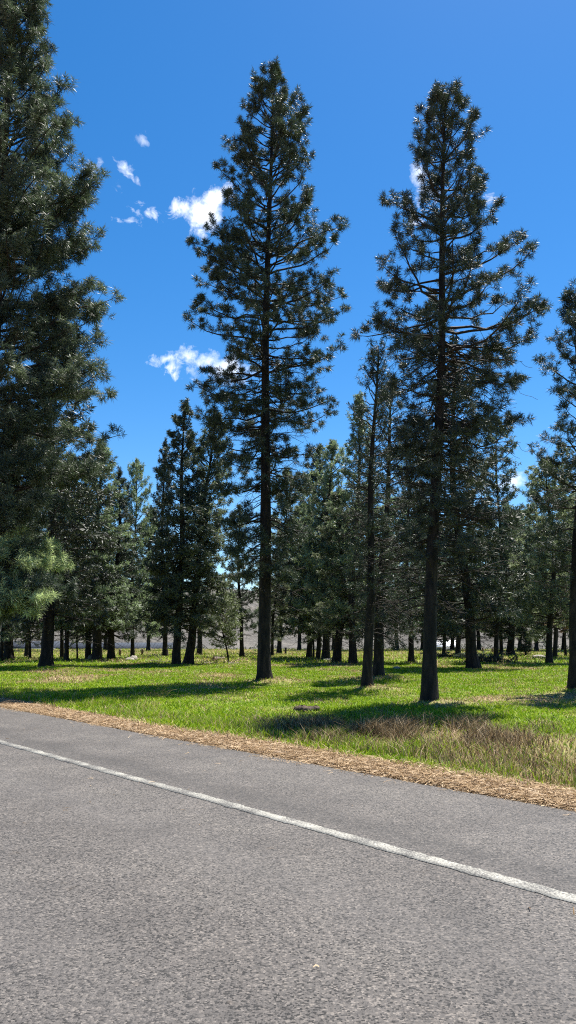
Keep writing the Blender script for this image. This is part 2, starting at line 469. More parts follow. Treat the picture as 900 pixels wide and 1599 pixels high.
x0, Y = base_of(591, 1060)
rows = [(600, 605, 620), (640, 585, 640), (700, 570, 655), (780, 560, 665), (860, 552, 668), (930, 550, 665), (1000, 560, 650)]
prof, bx, H, lx = table_prof(Y, (591, 1060), (612, 600), rows)
hb = at_depth(591, 990, Y)[2]
wood, fol = make_tree(59, H, hb, .20, prof, top=(lx, 0), dz=.40, nb=4.8, e_lo=-.45, e_hi=.9, tip=.3, sub=3.0, tuft_step=.25,
                      nn=22, ln=.19, w=.022, dead=70, dead_zone=(.12, .5), droop=.35)
add_tree('pine_tree', (bx, Y, 0), 'drooping pine leaning slightly right, just behind the slender spire topped pine', G_NEAR, wood, fol, F_NEAR)

# ------------------------------------------------------------ grove: prototypes, then copies
def cone_prof(H, hb, W, pw=.62, belly=.12):
    def prof(z, ca, sa):
        t = np.clip((z - hb) / (H - hb), 0, 1)
        return W * ((1 - t) ** pw) * (1 - belly * 2 * np.clip(.25 - t, 0, 1) * 4 * .5) + .12
    return prof

PROTO = {}
def proto(key, **kw):
    PROTO[key] = dict(kw)
spec = {
    # key: H, hb, W, seed, material, other
    'dense':  dict(H=15., hb=2.6, W=2.9, r0=.27, seed=101, mat=F_OLIVE, dz=.42, nb=5.2, nn=18, ln=.25, w=.042, sub=3.0, tuft_step=.30, e_lo=-.15, e_hi=1.0, tip=.45, dead=14, dead_zone=(.08, .25)),
    'dark':   dict(H=17., hb=2.4, W=3.0, r0=.28, seed=102, mat=F_NEAR, dz=.45, nb=5.0, nn=18, ln=.26, w=.042, sub=3.0, tuft_step=.31, e_lo=-.2, e_hi=1.1, tip=.4, dead=30, dead_zone=(.08, .4)),
    'loose':  dict(H=16., hb=3.2, W=3.2, r0=.27, seed=103, mat=F_BLUE, dz=.52, nb=4.2, nn=19, ln=.27, w=.042, sub=2.6, tuft_step=.33, e_lo=-.1, e_hi=.8, tip=.6, rag=.8, dead=30, dead_zone=(.12, .4)),
    'fresh':  dict(H=14., hb=2.4, W=3.3, r0=.26, seed=104, mat=F_GREEN, dz=.45, nb=5.0, nn=18, ln=.27, w=.044, sub=2.8, tuft_step=.32, e_lo=-.1, e_hi=.8, tip=.5, rag=.75, dead=10, dead_zone=(.1, .3)),
    'spire':  dict(H=14., hb=2.2, W=2.1, r0=.17, seed=105, mat=F_OLIVE, dz=.38, nb=4.6, nn=17, ln=.2, w=.038, sub=3.0, tuft_step=.25, e_lo=-.2, e_hi=1.2, tip=.3, dead=16, dead_zone=(.08, .3)),
}
PW = dict(dense=.55, dark=.75, loose=.5, fresh=.45, spire=.8)
MKT = {}
def build_proto(key, loc, label, group, rot, scale, r_trunk):
    s = dict(spec[key]); H, hb, W = s.pop('H'), s.pop('hb'), s.pop('W'); seed = s.pop('seed'); r0 = s.pop('r0'); mat = s.pop('mat')
    wood, fol = make_tree(seed, H, hb, r0, cone_prof(H, hb, W, pw=PW[key]), wob=.35, sides=10, flare=.5, **s)
    o = add_tree('pine_tree', loc, label, group, wood, fol, mat, r_trunk=r_trunk)
    PROTO[key] = o; MKT[key] = wood.mk_trunk
    o.scale = scale
    return o

GG = 'pines of the grove across the grass'
# base x, base y, trunk width, top x, top y, half width px, kind, label
grove = [
    (2, 1032, 6, 4, 800, 30, 'spire', 'thin pine trunk at the very left edge of the grove'),
    (14, 1031, 14, 22, 640, 55, 'dense', 'thick trunked pine second from the left edge of the grove'),
    (42, 1026, 7, 50, 760, 32, 'dark', 'thin pine left of the big flared trunk, in front of the blue shed windows'),
    (47, 1029, 4, 52, 850, 22, 'spire', 'very thin pine immediately beside another, left of the big flared trunk'),
    (73, 1043, 20, 90, 470, 95, 'dark', 'big pine with flared black trunk nearest the road on the left side'),
    (97, 1028, 6, 100, 740, 30, 'spire', 'thin pine first to the right of the big flared left trunk'),
    (104, 1033, 7, 113, 715, 34, 'dense', 'straight narrow pine second to the right of the big flared left trunk'),
    (121, 1029, 3, 122, 860, 18, 'spire', 'pole thin young pine alone between two groups of left trunks'),
    (138, 1030, 9, 135, 740, 36, 'dark', 'pine with medium trunk leaning left against the thick double looking trunk'),
    (152, 1033, 15, 158, 700, 52, 'dense', 'thickest trunked pine in the left group below the notch of open sky'),
    (173, 1031, 12, 187, 735, 42, 'dark', 'squat trunked pine with low branches, right of the thickest left group trunk'),
    (207, 1029, 6, 214, 722, 34, 'fresh', 'lone slim pine with pale rocks round its foot'),
    (258, 1026, 8, 258, 690, 30, 'dark', 'slim pine with low foliage just left of the tall pair'),
    (275, 1039, 13, 290, 630, 60, 'dark', 'left tree of the tall pair of pines, higher pointed top'),
    (295, 1038, 14, 337, 652, 55, 'dense', 'right tree of the tall pair of pines, lighter blunt top'),
    (312, 1023, 8, 318, 770, 34, 'loose', 'smaller pine standing behind the tall pair to their right'),
    (378, 1027, 7, 374, 790, 34, 'loose', 'slim pine between the leaning sapling and the centre pine'),
    (425, 1025, 5, 438, 830, 26, 'spire', 'thin pine half hidden behind the centre pine trunk'),
    (436, 1021, 7, 448, 735, 40, 'fresh', 'slim straight pine just right of the centre pine, bare stem before the grey hill'),
    (483, 1028, 9, 498, 700, 48, 'dark', 'leaning trunk pine at the left end of the shaded row right of centre'),
    (490, 1029, 3, 492, 850, 18, 'spire', 'pole thin pine in the gap of the shaded row right of centre'),
    (497, 1030, 7, 513, 745, 38, 'spire', 'narrow pine third in the shaded row right of centre'),
    (509, 1031, 12, 520, 692, 50, 'fresh', 'brighter green pine fourth in the shaded row right of centre'),
    (526, 1036, 14, 532, 770, 48, 'dense', 'pine with thick flared trunk and olive crown in the shaded row'),
    (551, 1038, 13, 561, 622, 46, 'spire', 'pine at the right end of the shaded row with a narrow high top'),
    (642, 1035, 9, 646, 690, 54, 'loose', 'pine standing between the leaning drooping pine and the tall right pine'),
    (693, 1028, 6, 700, 800, 38, 'dark', 'small pine just right of the tall right trunk'),
    (715, 1025, 8, 722, 770, 42, 'loose', 'short trunked pine behind the low bush right of the tall right pine'),
    (738, 1044, 18, 706, 535, 80, 'dark', 'thick trunked pine leaning left with fallen branches beside its foot'),
    (775, 1034, 8, 775, 655, 60, 'loose', 'medium pine just right of the fallen branches'),
    (783, 1023, 6, 790, 790, 40, 'spire', 'distant thin pine right of the medium pine by the fallen branches'),
    (797, 1024, 12, 806, 800, 44, 'dark', 'dark distant pine with foliage almost to the ground on the right'),
    (858, 1037, 10, 852, 720, 58, 'fresh', 'pine with short stout trunk on the sunny grass near the right edge'),
    (867, 1028, 7, 878, 690, 50, 'loose', 'pine close behind the stout trunked one near the right edge'),
]
# farther trees closing the view
far = [
    (232, 1017, 6, 236, 800, 34, 'dense', 'far pine filling the gap between the slim rock footed pine and the tall pair'),
    (468, 1016, 6, 466, 790, 40, 'loose', 'far pine behind the right flank of the centre pine'),
    (522, 1015, 6, 520, 780, 42, 'fresh', 'far pine hidden behind the shaded row'),
    (572, 1016, 6, 572, 760, 44, 'dense', 'far pine behind the slender spire topped trunk'),
    (620, 1016, 6, 616, 780, 46, 'fresh', 'far pine behind the grass gap left of the tall right trunk'),
    (660, 1015, 6, 660, 790, 44, 'dense', 'far pine directly behind the tall right trunk'),
    (706, 1015, 6, 712, 830, 44, 'fresh', 'far pine behind the low bush'),
    (748, 1016, 6, 752, 800, 46, 'dense', 'far pine behind the thick left leaning trunk'),
    (812, 1016, 6, 815, 800, 50, 'fresh', 'far light green pine right of the dark low branched pine'),
    (838, 1017, 6, 838, 745, 50, 'loose', 'far tall pine behind the small conical tree'),
    (880, 1016, 6, 884, 790, 50, 'dark', 'far dark pine behind the two right edge grass pines'),
    (905, 1018, 6, 906, 760, 50, 'fresh', 'far pine at the extreme right edge'),
    (8, 1017, 6, 10, 760, 48, 'dense', 'far pine behind the left edge trunks'),
    (80, 1017, 6, 82, 790, 40, 'loose', 'far pine behind the big flared left trunk'),
    (165, 1016, 6, 168, 800, 34, 'fresh', 'far pine behind the squat low branched pine'),
]
rt = np.random.default_rng(77)
def place(lst, group):
    for (bx, by, wpx, tx, ty, hw, key, label) in lst:
        x, y = ground(bx, by)
        top = at_depth(tx, ty, y)
        dist = y * CP
        H = top[2]; W = 1.35 * hw * (y * CP + H * .3 * SP) / F; r0 = max(.05, wpx * dist / F * .5 * .92)
        s = spec[key]
        k = H / s['H']
        kw = W / s['W']
        lean = math.atan2(top[0] - x, H)
        sc_ = (kw, kw, k)
        rot = rt.random() * 6.28
        # lean is a tilt about the world's forward axis: rotate local frame so the tilt stays sideways
        if not isinstance(PROTO.get(key), bpy.types.Object):
            o = build_proto(key, (x, y, 0), label, group, rot, sc_, r0 / kw)
        else:
            o = copy_tree(PROTO[key], (x, y, 0), label, group, rot, sc_)
            MKT[key](r0 / kw).build('trunk', M_BARK, o, smooth=True)
        from mathutils import Matrix
        m = Matrix.Rotation(lean, 4, 'Y') @ Matrix.Rotation(rot, 4, 'Z')
        o.rotation_euler = m.to_euler()
place(grove, GG)
place(far, 'far pines at the back of the grove')

# leaning sapling
x, Y = ground(357, 1034)
topP = at_depth(346, 928, Y)
wood, fol = make_tree(71, topP[2], 1.0, .055, lambda z, ca, sa: 1.55 * np.clip(1 - np.abs(z - 2.6) / 3.2, .1, 1) + 0 * z, top=(topP[0] - x, 0), wob=.2, dz=.16, nb=3.5, e_lo=.1, e_hi=.9,
                      tip=.2, sub=4, tuft_step=.16, nn=7, ln=.11, w=.055, sides=8, zmin=1.1, spread=(.3, 2.2))
add_tree('sapling', (x, Y, 0), 'small leafy sapling with thin leaning stem left of the centre pine', None, wood, fol, F_SAP, cat='sapling')

# small conical tree far on the right
x, Y = ground(822, 1025)
wood, fol = make_tree(73, 2.1, .15, .08, lambda z, ca, sa: .62 * np.clip(1 - z / 2.2, .05, 1), dz=.10, nb=6, nn=10, ln=.12, w=.03, sub=4, tuft_step=.12, sides=8, zmin=.05, e_lo=-.1, e_hi=1.1)
add_tree('young_conifer', (x, Y, 0), 'tiny dark conical evergreen alone on the far grass at the right', None, wood, fol, F_NEAR, cat='young conifer')

# rusty dying pine on the right
x, Y = ground(884, 1024)
tp = at_depth(872, 905, Y)
wood, fol = make_tree(79, tp[2], 2.5, .11, lambda z, ca, sa: 2.6 * np.clip(1 - np.abs(z - 4.4) / 4.0, .1, 1), top=(tp[0] - x, 0), dz=.35, nb=5, nn=12, ln=.24, w=.04, sub=2.6, tuft_step=.3, sides=8)
add_tree('dying_pine', (x, Y, 0), 'small rusty brown dying pine among the green ones at the right edge', None, wood, fol, F_RUST, cat='pine tree')

# ------------------------------------------------------------ ground
UX, UY = .6637, -.7480        # along the road
NX, NY = .7480, .6637         # across it, toward the trees
Q_EDGE, Q_LINE, Q_BACK = 6.80, 4.58, -4.2
trunks = [(412, 1065, 1.5), (670, 1100, 1.3), (573, 1078, .9), (591, 1060, .9), (899, 1082, 1.0)] + [(g[0], g[1], .9 if g[2] < 10 else 1.4) for g in grove]
TR = np.array([[*ground(a, b), c] for a, b, c in trunks])

def edge_q(x, y):
    along = x * UX + y * UY
    return Q_EDGE + .10 * (vnoise(along, along * 0 + 3, .35, 2) - .5) + .07 * (vnoise(along, along * 0 + 9, 2.2, 3) - .5)

def litter(x, y):
    """1 = dry straw / needle litter, 0 = green grass"""
    q = x * NX + y * NY; along = x * UX + y * UY
    wv = .52 + .65 * sstep(-14, -22, along) + .45 * (vnoise(along, q, .6, 3) - .5)
    verge = 1 - sstep(wv * .75, wv * 1.25, q - Q_EDGE)
    under = np.zeros_like(x)
    for tx, ty, rr_ in TR:
        d = np.hypot((x - tx - rr_ * .4) / 1.25, (y - ty + rr_ * .1))
        under = np.maximum(under, 1 - sstep(.35, 1.1, d / rr_ + .6 * (vnoise(x, y, 1.7, 3) - .5)))
    patch = sstep(.54, .74, vnoise(x, y, .33, 4)) * .6 + .25 * sstep(.45, .7, vnoise(x, y, 1.5, 3))
    fade = sstep(45, 85, y) * .45
    # brown patch in front of the right pine
    bx_, by_ = 1.4, 12.8
    dd = np.hypot((x - bx_) / 2.6, (y - by_) / 2.0)
    br = (1 - sstep(.4, 1.0, dd + .7 * (vnoise(x, y, .8, 3) - .5))) * .65
    rv = sstep(1.0, 3.2, x) * (1 - sstep(1.4, 3.4, q - Q_EDGE)) * .8 * sstep(.25, .6, vnoise(x, y, .7, 3))
    return np.clip(np.maximum.reduce([verge, under * .55, patch, fade, br, rv]), 0, 1)

def gz(x, y):
    q = x * NX + y * NY
    n = (vnoise(x, y, .25, 3) - .5) * .22 + (vnoise(x, y, 1.3, 2) - .5) * .05
    z = n * sstep(Q_EDGE + .3, Q_EDGE + 3.0, q)
    z = z + .05 * np.exp(-((q - Q_EDGE - .55) / .4) ** 2)
    z = z - .035 * (1 - sstep(Q_EDGE - .05, Q_EDGE + .12, q))
    for tx, ty, rr_ in TR[:5]:
        d = np.hypot(x - tx - .3, y - ty)
        z = z + .16 * np.exp(-(d / 1.0) ** 2)
    drop = sstep(108, 120, y) * 2.8
    return z - drop

def axis(segs):
    out = []
    for a, b, st in segs: out += list(np.arange(a, b, st))
    return np.array(out + [segs[-1][1]])
xs = axis([(-1200, -300, 100), (-300, -100, 20), (-100, -40, 3), (-40, -14, .8), (-14, 14, .16), (14, 40, .8), (40, 100, 3), (100, 300, 20), (300, 1200, 100)])
ys = axis([(-400, -100, 50), (-100, -10, 6), (-10, 4, .6), (4, 28, .16), (28, 60, .4), (60, 130, 1.5), (130, 300, 15), (300, 1500, 100)])
X, Yg = np.meshgrid(xs, ys)
nx, ny = len(xs), len(ys)
V = np.stack([X, Yg, gz(X, Yg)], -1).reshape(-1, 3)
ii = (np.arange(ny - 1)[:, None] * nx + np.arange(nx - 1)[None]).reshape(-1, 1)
Qd = ii + np.array([[0, 1, nx + 1, nx]])

m, nt, out = new_mat('meadow_ground')
at = N(nt, 'ShaderNodeAttribute', attribute_name='litter')
tc = N(nt, 'ShaderNodeTexCoord')
n1 = N(nt, 'ShaderNodeTexNoise', Scale=.9, Detail=6.0); nt.links.new(tc.outputs['Object'], n1.inputs['Vector'])
n2 = N(nt, 'ShaderNodeTexNoise', Scale=18.0, Detail=6.0, Roughness=.7); nt.links.new(tc.outputs['Object'], n2.inputs['Vector'])
g = ramp(nt, [(.3, (.06, .11, .008)), (.5, (.12, .18, .010)), (.7, (.19, .22, .02))], n1.outputs['Fac'])
g2 = mixc(nt, 1.0, g, ramp(nt, [(.3, (.45, .45, .45)), (.7, (1.3, 1.3, 1.3))], n2.outputs['Fac']), 'MULTIPLY')
l = ramp(nt, [(.25, (.08, .055, .035)), (.5, (.24, .17, .10)), (.75, (.42, .31, .19))], n2.outputs['Fac'])
b = N(nt, 'ShaderNodeBsdfPrincipled', Roughness=.9); b.inputs['Specular IOR Level'].default_value = .15
nt.links.new(mixc(nt, at.outputs['Fac'], g2, l), b.inputs['Base Color'])
bp = N(nt, 'ShaderNodeBump', Strength=.8, Distance=.05); nt.links.new(n2.outputs['Fac'], bp.inputs['Height']); nt.links.new(bp.outputs[0], b.inputs['Normal'])
nt.links.new(b.outputs[0], out.inputs[0])
M_GROUND = m
o = mesh_obj('ground', V, [Qd], M_GROUND, smooth=True); tag(o, kind='structure')
attr(o, 'litter', litter(V[:, 0], V[:, 1]))

# ---- road
m, nt, out = new_mat('asphalt')
tc = N(nt, 'ShaderNodeTexCoord')
nst_ = N(nt, 'ShaderNodeTexNoise', Scale=1.6, Detail=5.0, Roughness=.65); nt.links.new(tc.outputs['Object'], nst_.inputs['Vector'])
vo = N(nt, 'ShaderNodeTexVoronoi', Scale=88.0); nt.links.new(tc.outputs['Object'], vo.inputs['Vector'])
nf = N(nt, 'ShaderNodeTexNoise', Scale=48.0, Detail=5.0, Roughness=.75); nt.links.new(tc.outputs['Object'], nf.inputs['Vector'])
nm_ = N(nt, 'ShaderNodeTexNoise', Scale=22.0, Detail=4.0, Roughness=.7); nt.links.new(tc.outputs['Object'], nm_.inputs['Vector'])
nb_ = N(nt, 'ShaderNodeTexNoise', Scale=.7, Detail=5.0, Roughness=.6); nt.links.new(tc.outputs['Object'], nb_.inputs['Vector'])
base = ramp(nt, [(.30, (.048, .043, .040)), (.5, (.064, .058, .0545)), (.72, (.079, .072, .066))], nb_.outputs['Fac'])
vs = N(nt, 'ShaderNodeSeparateColor'); nt.links.new(vo.outputs['Color'], vs.inputs[0])
sel = mth(nt, 'ADD', vs.outputs[0], mth(nt, 'MULTIPLY_ADD', nst_.outputs['Fac'], .5, -.25))
c = mixc(nt, 1.0, base, ramp(nt, [(.12, (.12, .12, .12)), (.24, (.60, .60, .60)), (.42, (1.0, 1.0, 1.0)), (.80, (1.2, 1.18, 1.15)), (.97, (2.1, 2.05, 1.95))], sel), 'MULTIPLY')
sep = N(nt, 'ShaderNodeSeparateXYZ'); nt.links.new(tc.outputs['Object'], sep.inputs[0])
qv = mth(nt, 'ADD', mth(nt, 'MULTIPLY', sep.outputs[0], NX), mth(nt, 'MULTIPLY', sep.outputs[1], NY))
def band(q0, hw, amt):
    d = mth(nt, 'DIVIDE', mth(nt, 'ABSOLUTE', mth(nt, 'SUBTRACT', mth(nt, 'ADD', qv, mth(nt, 'MULTIPLY_ADD', nb_.outputs['Fac'], .3, -.15)), q0)), hw)
    return mth(nt, 'MULTIPLY', mth(nt, 'SUBTRACT', 1.0, d, clamp=True), amt)
c = mixc(nt, mth(nt, 'MULTIPLY', band(4.95, .35, .9), mth(nt, 'MULTIPLY_ADD', nm_.outputs['Fac'], 5.0, -2.0, clamp=True)), c, (.022, .020, .019))
c = mixc(nt, band(3.5, .5, .22), c, (.075, .07, .068)); c = mixc(nt, band(1.8, .5, .22), c, (.075, .07, .068))
nst = N(nt, 'ShaderNodeTexNoise', Scale=2.6, Detail=5.0, Roughness=.7); nt.links.new(tc.outputs['Object'], nst.inputs['Vector'])
c = mixc(nt, mth(nt, 'MULTIPLY', mth(nt, 'MULTIPLY_ADD', nst.outputs['Fac'], 6.0, -3.85, clamp=True), .45), c, (.085, .055, .03))
pits = ramp(nt, [(.36, (.35, .35, .35)), (.46, (1, 1, 1)), (.72, (1.15, 1.15, 1.13))], nf.outputs['Fac'])
c = mixc(nt, .85, c, mixc(nt, 1.0, c, pits, 'MULTIPLY'))
pits2 = ramp(nt, [(.34, (.7, .7, .7)), (.5, (1., 1., 1.))], nm_.outputs['Fac'])
c = mixc(nt, .8, c, mixc(nt, 1.0, c, pits2, 'MULTIPLY'))
b = N(nt, 'ShaderNodeBsdfPrincipled', Roughness=.75); b.inputs['Specular IOR Level'].default_value = .35
nt.links.new(c, b.inputs['Base Color'])
hgt = mth(nt, 'ADD', mth(nt, 'MULTIPLY', nf.outputs['Fac'], 1.0), mth(nt, 'MULTIPLY', vo.outputs['Distance'], -.7))
bp = N(nt, 'ShaderNodeBump', Strength=.9, Distance=.008); nt.links.new(hgt, bp.inputs['Height']); nt.links.new(bp.outputs[0], b.inputs['Normal'])
nt.links.new(b.outputs[0], out.inputs[0])
M_ROAD = m

def strip(name, q0f, q1f, z, mat, step=.25, lo=-120, hi=60, crown=None, thick=.06, parent=None):
    al = np.arange(lo, hi, step)
    def line(qf, zz):
        q = qf(al); return np.stack([al * UX + q * NX, al * UY + q * NY, zz + 0 * al], -1)
    a = line(q0f, z); bb = line(q1f, z); a2 = line(q0f, z - thick); b2 = line(q1f, z - thick)
    n = len(al); V = np.concatenate([a, bb, a2, b2])
    i = np.arange(n - 1)[:, None]
    Q = np.concatenate([i + np.array([[0, 1, n + 1, n]]), i + np.array([[n, n + 1, 3 * n + 1, 3 * n]]), i + np.array([[2 * n, 2 * n + 1, 1, 0]])])
    return mesh_obj(name, V, [Q], mat, parent)
def qe(al):
    x = al * UX + Q_EDGE * NX; y = al * UY + Q_EDGE * NY
    return edge_q(x, y)
road = strip('road', lambda a: a * 0 + Q_BACK, qe, .012, M_ROAD, step=.1); tag(road, kind='structure')

m, nt, out = new_mat('worn_white_paint')
tc = N(nt, 'ShaderNodeTexCoord')
nf = N(nt, 'ShaderNodeTexNoise', Scale=55.0, Detail=5.0, Roughness=.75); nt.links.new(tc.outputs['Object'], nf.inputs['Vector'])
nl = N(nt, 'ShaderNodeTexNoise', Scale=3.0, Detail=3.0); nt.links.new(tc.outputs['Object'], nl.inputs['Vector'])
f = mth(nt, 'ADD', nf.outputs['Fac'], mth(nt, 'MULTIPLY_ADD', nl.outputs['Fac'], .5, -.25))
c = ramp(nt, [(.44, (.05, .047, .044)), (.52, (.16, .155, .135)), (.66, (.29, .28, .245))], f)
b = N(nt, 'ShaderNodeBsdfPrincipled', Roughness=.7)
nt.links.new(c, b.inputs['Base Color'])
bp = N(nt, 'ShaderNodeBump', Strength=.6, Distance=.005); nt.links.new(nf.outputs['Fac'], bp.inputs['Height']); nt.links.new(bp.outputs[0], b.inputs['Normal'])
nt.links.new(b.outputs[0], out.inputs[0])
jig = lambda a, k:   .03 * (vnoise(a, a * 0 + k, 5.0, 3) - .5) + .025 * (vnoise(a, a * 0 + k, 30.0, 2) - .5)
o = strip('road_line', lambda a: a * 0 + Q_LINE - .075 + jig(a, 5), lambda a: a * 0 + Q_LINE + .075 + jig(a, 55), .0165, m, step=.03, lo=-40, hi=12, thick=.003)
tag(o, kind='structure')

# ------------------------------------------------------------ grass (nobody could count it)
def blade_mat(name, stops, trans=.35):
    m, nt, out = new_mat(name)
    geo = N(nt, 'ShaderNodeNewGeometry'); at = N(nt, 'ShaderNodeAttribute', attribute_name='dry')
    c1 = ramp(nt, stops[0], geo.outputs['Random Per Island']); c2 = ramp(nt, stops[1], geo.outputs['Random Per Island'])
    c = mixc(nt, at.outputs['Fac'], c1, c2)
    b = N(nt, 'ShaderNodeBsdfPrincipled', Roughness=.5); b.inputs['Specular IOR Level'].default_value = .1
    nt.links.new(c, b.inputs['Base Color'])
    t = N(nt, 'ShaderNodeBsdfTranslucent'); nt.links.new(c, t.inputs['Color'])
    mx = N(nt, 'ShaderNodeMixShader'); mx.inputs[0].default_value = trans
    nt.links.new(b.outputs[0], mx.inputs[1]); nt.links.new(t.outputs[0], mx.inputs[2]); nt.links.new(mx.outputs[0], out.inputs[0])
    return m
GREEN = [(0, (.07, .15, .006)), (.5, (.19, .31, .010)), (1, (.35, .43, .02))]
STRAW = [(0, (.13, .08, .044)), (.5, (.35, .24, .135)), (1, (.57, .43, .27))]
M_GRASS = blade_mat('grass_blades', (GREEN, STRAW), trans=.25)
M_STRAW = blade_mat('dry_stalks', ([(0, (.025, .018, .010)), (.5, (.11, .08, .04)), (1, (.32, .25, .14))], STRAW), trans=.2)

def blades(name, x, y, h, w, dry, mat, bend=.75, r=rng, label=None, flat=False):
    n = len(x)
    z = gz(x, y)
    a = r.random(n) * 6.283
    side = np.stack([np.cos(a), np.sin(a), 0 * a], -1) * (w / 2)[:, None]
    ln = r.random(n) * 6.283; bd = bend * r.random(n)
    lean = np.stack([np.cos(ln) * bd, np.sin(ln) * bd, np.ones(n)], -1)
    B = np.stack([x, y, z - .01], -1)
    mid = B + lean * (h * .55)[:, None]
    tip = B + np.stack([np.cos(ln) * bd * 2.2, np.sin(ln) * bd * 2.2, np.full(n, .95)], -1) * h[:, None]
    V = np.stack([B - side, B + side, mid + side * .8, mid - side * .8, tip], 1).reshape(-1, 3)
    k = np.arange(n)[:, None] * 5
    o = mesh_obj(name, V, [k + np.array([[0, 1, 2, 3]]), k + np.array([[3, 2, 4]])], mat)
    attr(o, 'dry', np.repeat(dry, 5))
    tag(o, label=label, kind='stuff')
    return o

def scatter(n, y0, y1, pw, half=.56, pad=2.0):
    u = rng.random(n)
    y = (y0 ** pw + (y1 ** pw - y0 ** pw) * u) ** (1 / pw)
    x = (rng.random(n) * 2 - 1) * (half * y + pad)
    return x, y
x, y = scatter(520000, 7.5, 48, 1.0)
q = x * NX + y * NY
L_ = litter(x, y)
clump = vnoise(x, y, 1.1, 3)
keep = (q > Q_EDGE + .35) & (rng.random(len(x)) < np.clip(1.12 - L_ * .95, 0, 1) * sstep(.1, .45, clump + .2))
x, y, L_, clump, q = x[keep], y[keep], L_[keep], clump[keep], q[keep]
h = (.04 + .05 * rng.random(len(x))) * (.5 + 1.1 * clump) * (1 + .5 * sstep(20, 45, y)) * (1 + .35 * (1 - sstep(1.2, 2.8, np.abs(q - Q_EDGE - 2.0))))
w = .006 + .0006 * y
dry = (rng.random(len(x)) < L_ * 1.0 + .05).astype(float)
blades('grass', x, y, h, w * (.7 + .6 * rng.random(len(x))), dry, M_GRASS, label='green meadow grass with dry patches under the pines')
x, y = scatter(90000, 46, 112, 1.3, pad=4)
L_ = litter(x, y)
blades('grass', x, y, .10 + .16 * rng.random(len(x)), .03 + .03 * rng.random(len(x)), (rng.random(len(x)) < L_ * .7 + .15).astype(float), M_GRASS, label='distant meadow grass between the grove trunks')

# dry stalks in front of the right pine and along the right of the verge
n = 26000
x = rng.normal(1.3, 1.3, n); y = rng.normal(12.9, 1.0, n)
x2 = 1.5 + 6.5 * rng.random(7000); q2 = Q_EDGE + 1.1 + 2.6 * rng.random(7000)
y2 = (q2 - x2 * NX) / NY
x = np.concatenate([x, x2]); y = np.concatenate([y, y2]); q = x * NX + y * NY
cl = vnoise(x, y, 1.6, 3)
keep = (q > Q_EDGE + 1.0) & (y > 5) & (rng.random(len(x)) < sstep(.35, .65, cl))
x, y, cl = x[keep], y[keep], cl[keep]
blades('dry_grass', x, y, (.08 + .26 * rng.random(len(x)) ** 1.5) * (.4 + cl), .006 + .006 * rng.random(len(x)), (rng.random(len(x)) < .18).astype(float), M_STRAW, bend=.7,
       label='brown dry grass stalks in front of the tall right pine')
# green taller tufts on the verge side
n = 26000
al = -22 + 24 * rng.random(n); q = Q_EDGE + 1.0 + 1.6 * rng.random(n) ** 1.3
x = al * UX + q * NX; y = al * UY + q * NY
cl = vnoise(x, y, 1.3, 3); keep = rng.random(n) < sstep(.4, .62, cl)
x, y = x[keep], y[keep]
blades('tall_grass', x, y, .08 + .15 * rng.random(len(x)), .006 + .006 * rng.random(len(x)), (rng.random(len(x)) < .25 + .35 * sstep(1, 4, x)).astype(float), M_GRASS, bend=.5,
       label='taller green grass tufts along the verge')

# straw litter lying on the verge and under trees
def lying(name, x, y, ln, w, mat, label, dz=.012):
    n = len(x); z = np.maximum(gz(x, y), np.where(x * NX + y * NY < Q_EDGE, .014, -9)) + dz * rng.random(n) + .004
    a = rng.random(n) * 6.283; tl = rng.normal(size=n) * .18
    d = np.stack([np.cos(a), np.sin(a), tl], -1) * (ln / 2)[:, None]
    s = np.stack([-np.sin(a), np.cos(a), rng.normal(size=n) * .6], -1) * (w / 2)[:, None]
    c = np.stack([x, y, z], -1); k3 = s * rng.normal(size=(n, 1)) * 3 + np.array([0, 0, .006])
    V = np.stack([c - d - s, c - d + s, c + k3 + s, c + k3 - s, c + d + s * .5, c + d - s * .5], 1).reshape(-1, 3)
    k = np.arange(n)[:, None] * 6
    o = mesh_obj(name, V, [np.concatenate([k + np.array([[0, 1, 2, 3]]), k + np.array([[3, 2, 4, 5]])])], mat)
    attr(o, 'dry', np.ones(len(V))); tag(o, label, kind='stuff'); return o
n = 100000
al = -30 + 34 * rng.random(n); q = Q_EDGE + .02 + np.abs(rng.normal(.24, .28, n))
x = al * UX + q * NX; y = al * UY + q * NY
lying('straw_litter', x, y, .05 + .14 * rng.random(n), .003 + .005 * rng.random(n), M_GRASS, 'tan straw and pine needle litter along the road edge', dz=.03)
n = 3600
al = -24 + 28 * rng.random(n); q = Q_EDGE - np.abs(rng.normal(0, .16, n)) ** 1.2 - (rng.random(n) < .12) * 4.5 * rng.random(n)
x = al * UX + q * NX; y = al * UY + q * NY
keep = rng.random(n) < sstep(.45, .7, vnoise(x, y, 1.4, 3)); x, y = x[keep], y[keep]
lying('needle_litter', x, y, .03 + .07 * rng.random(len(x)), .003 + .004 * rng.random(len(x)), M_GRASS, 'loose dry needles blown onto the asphalt edge', dz=.004)

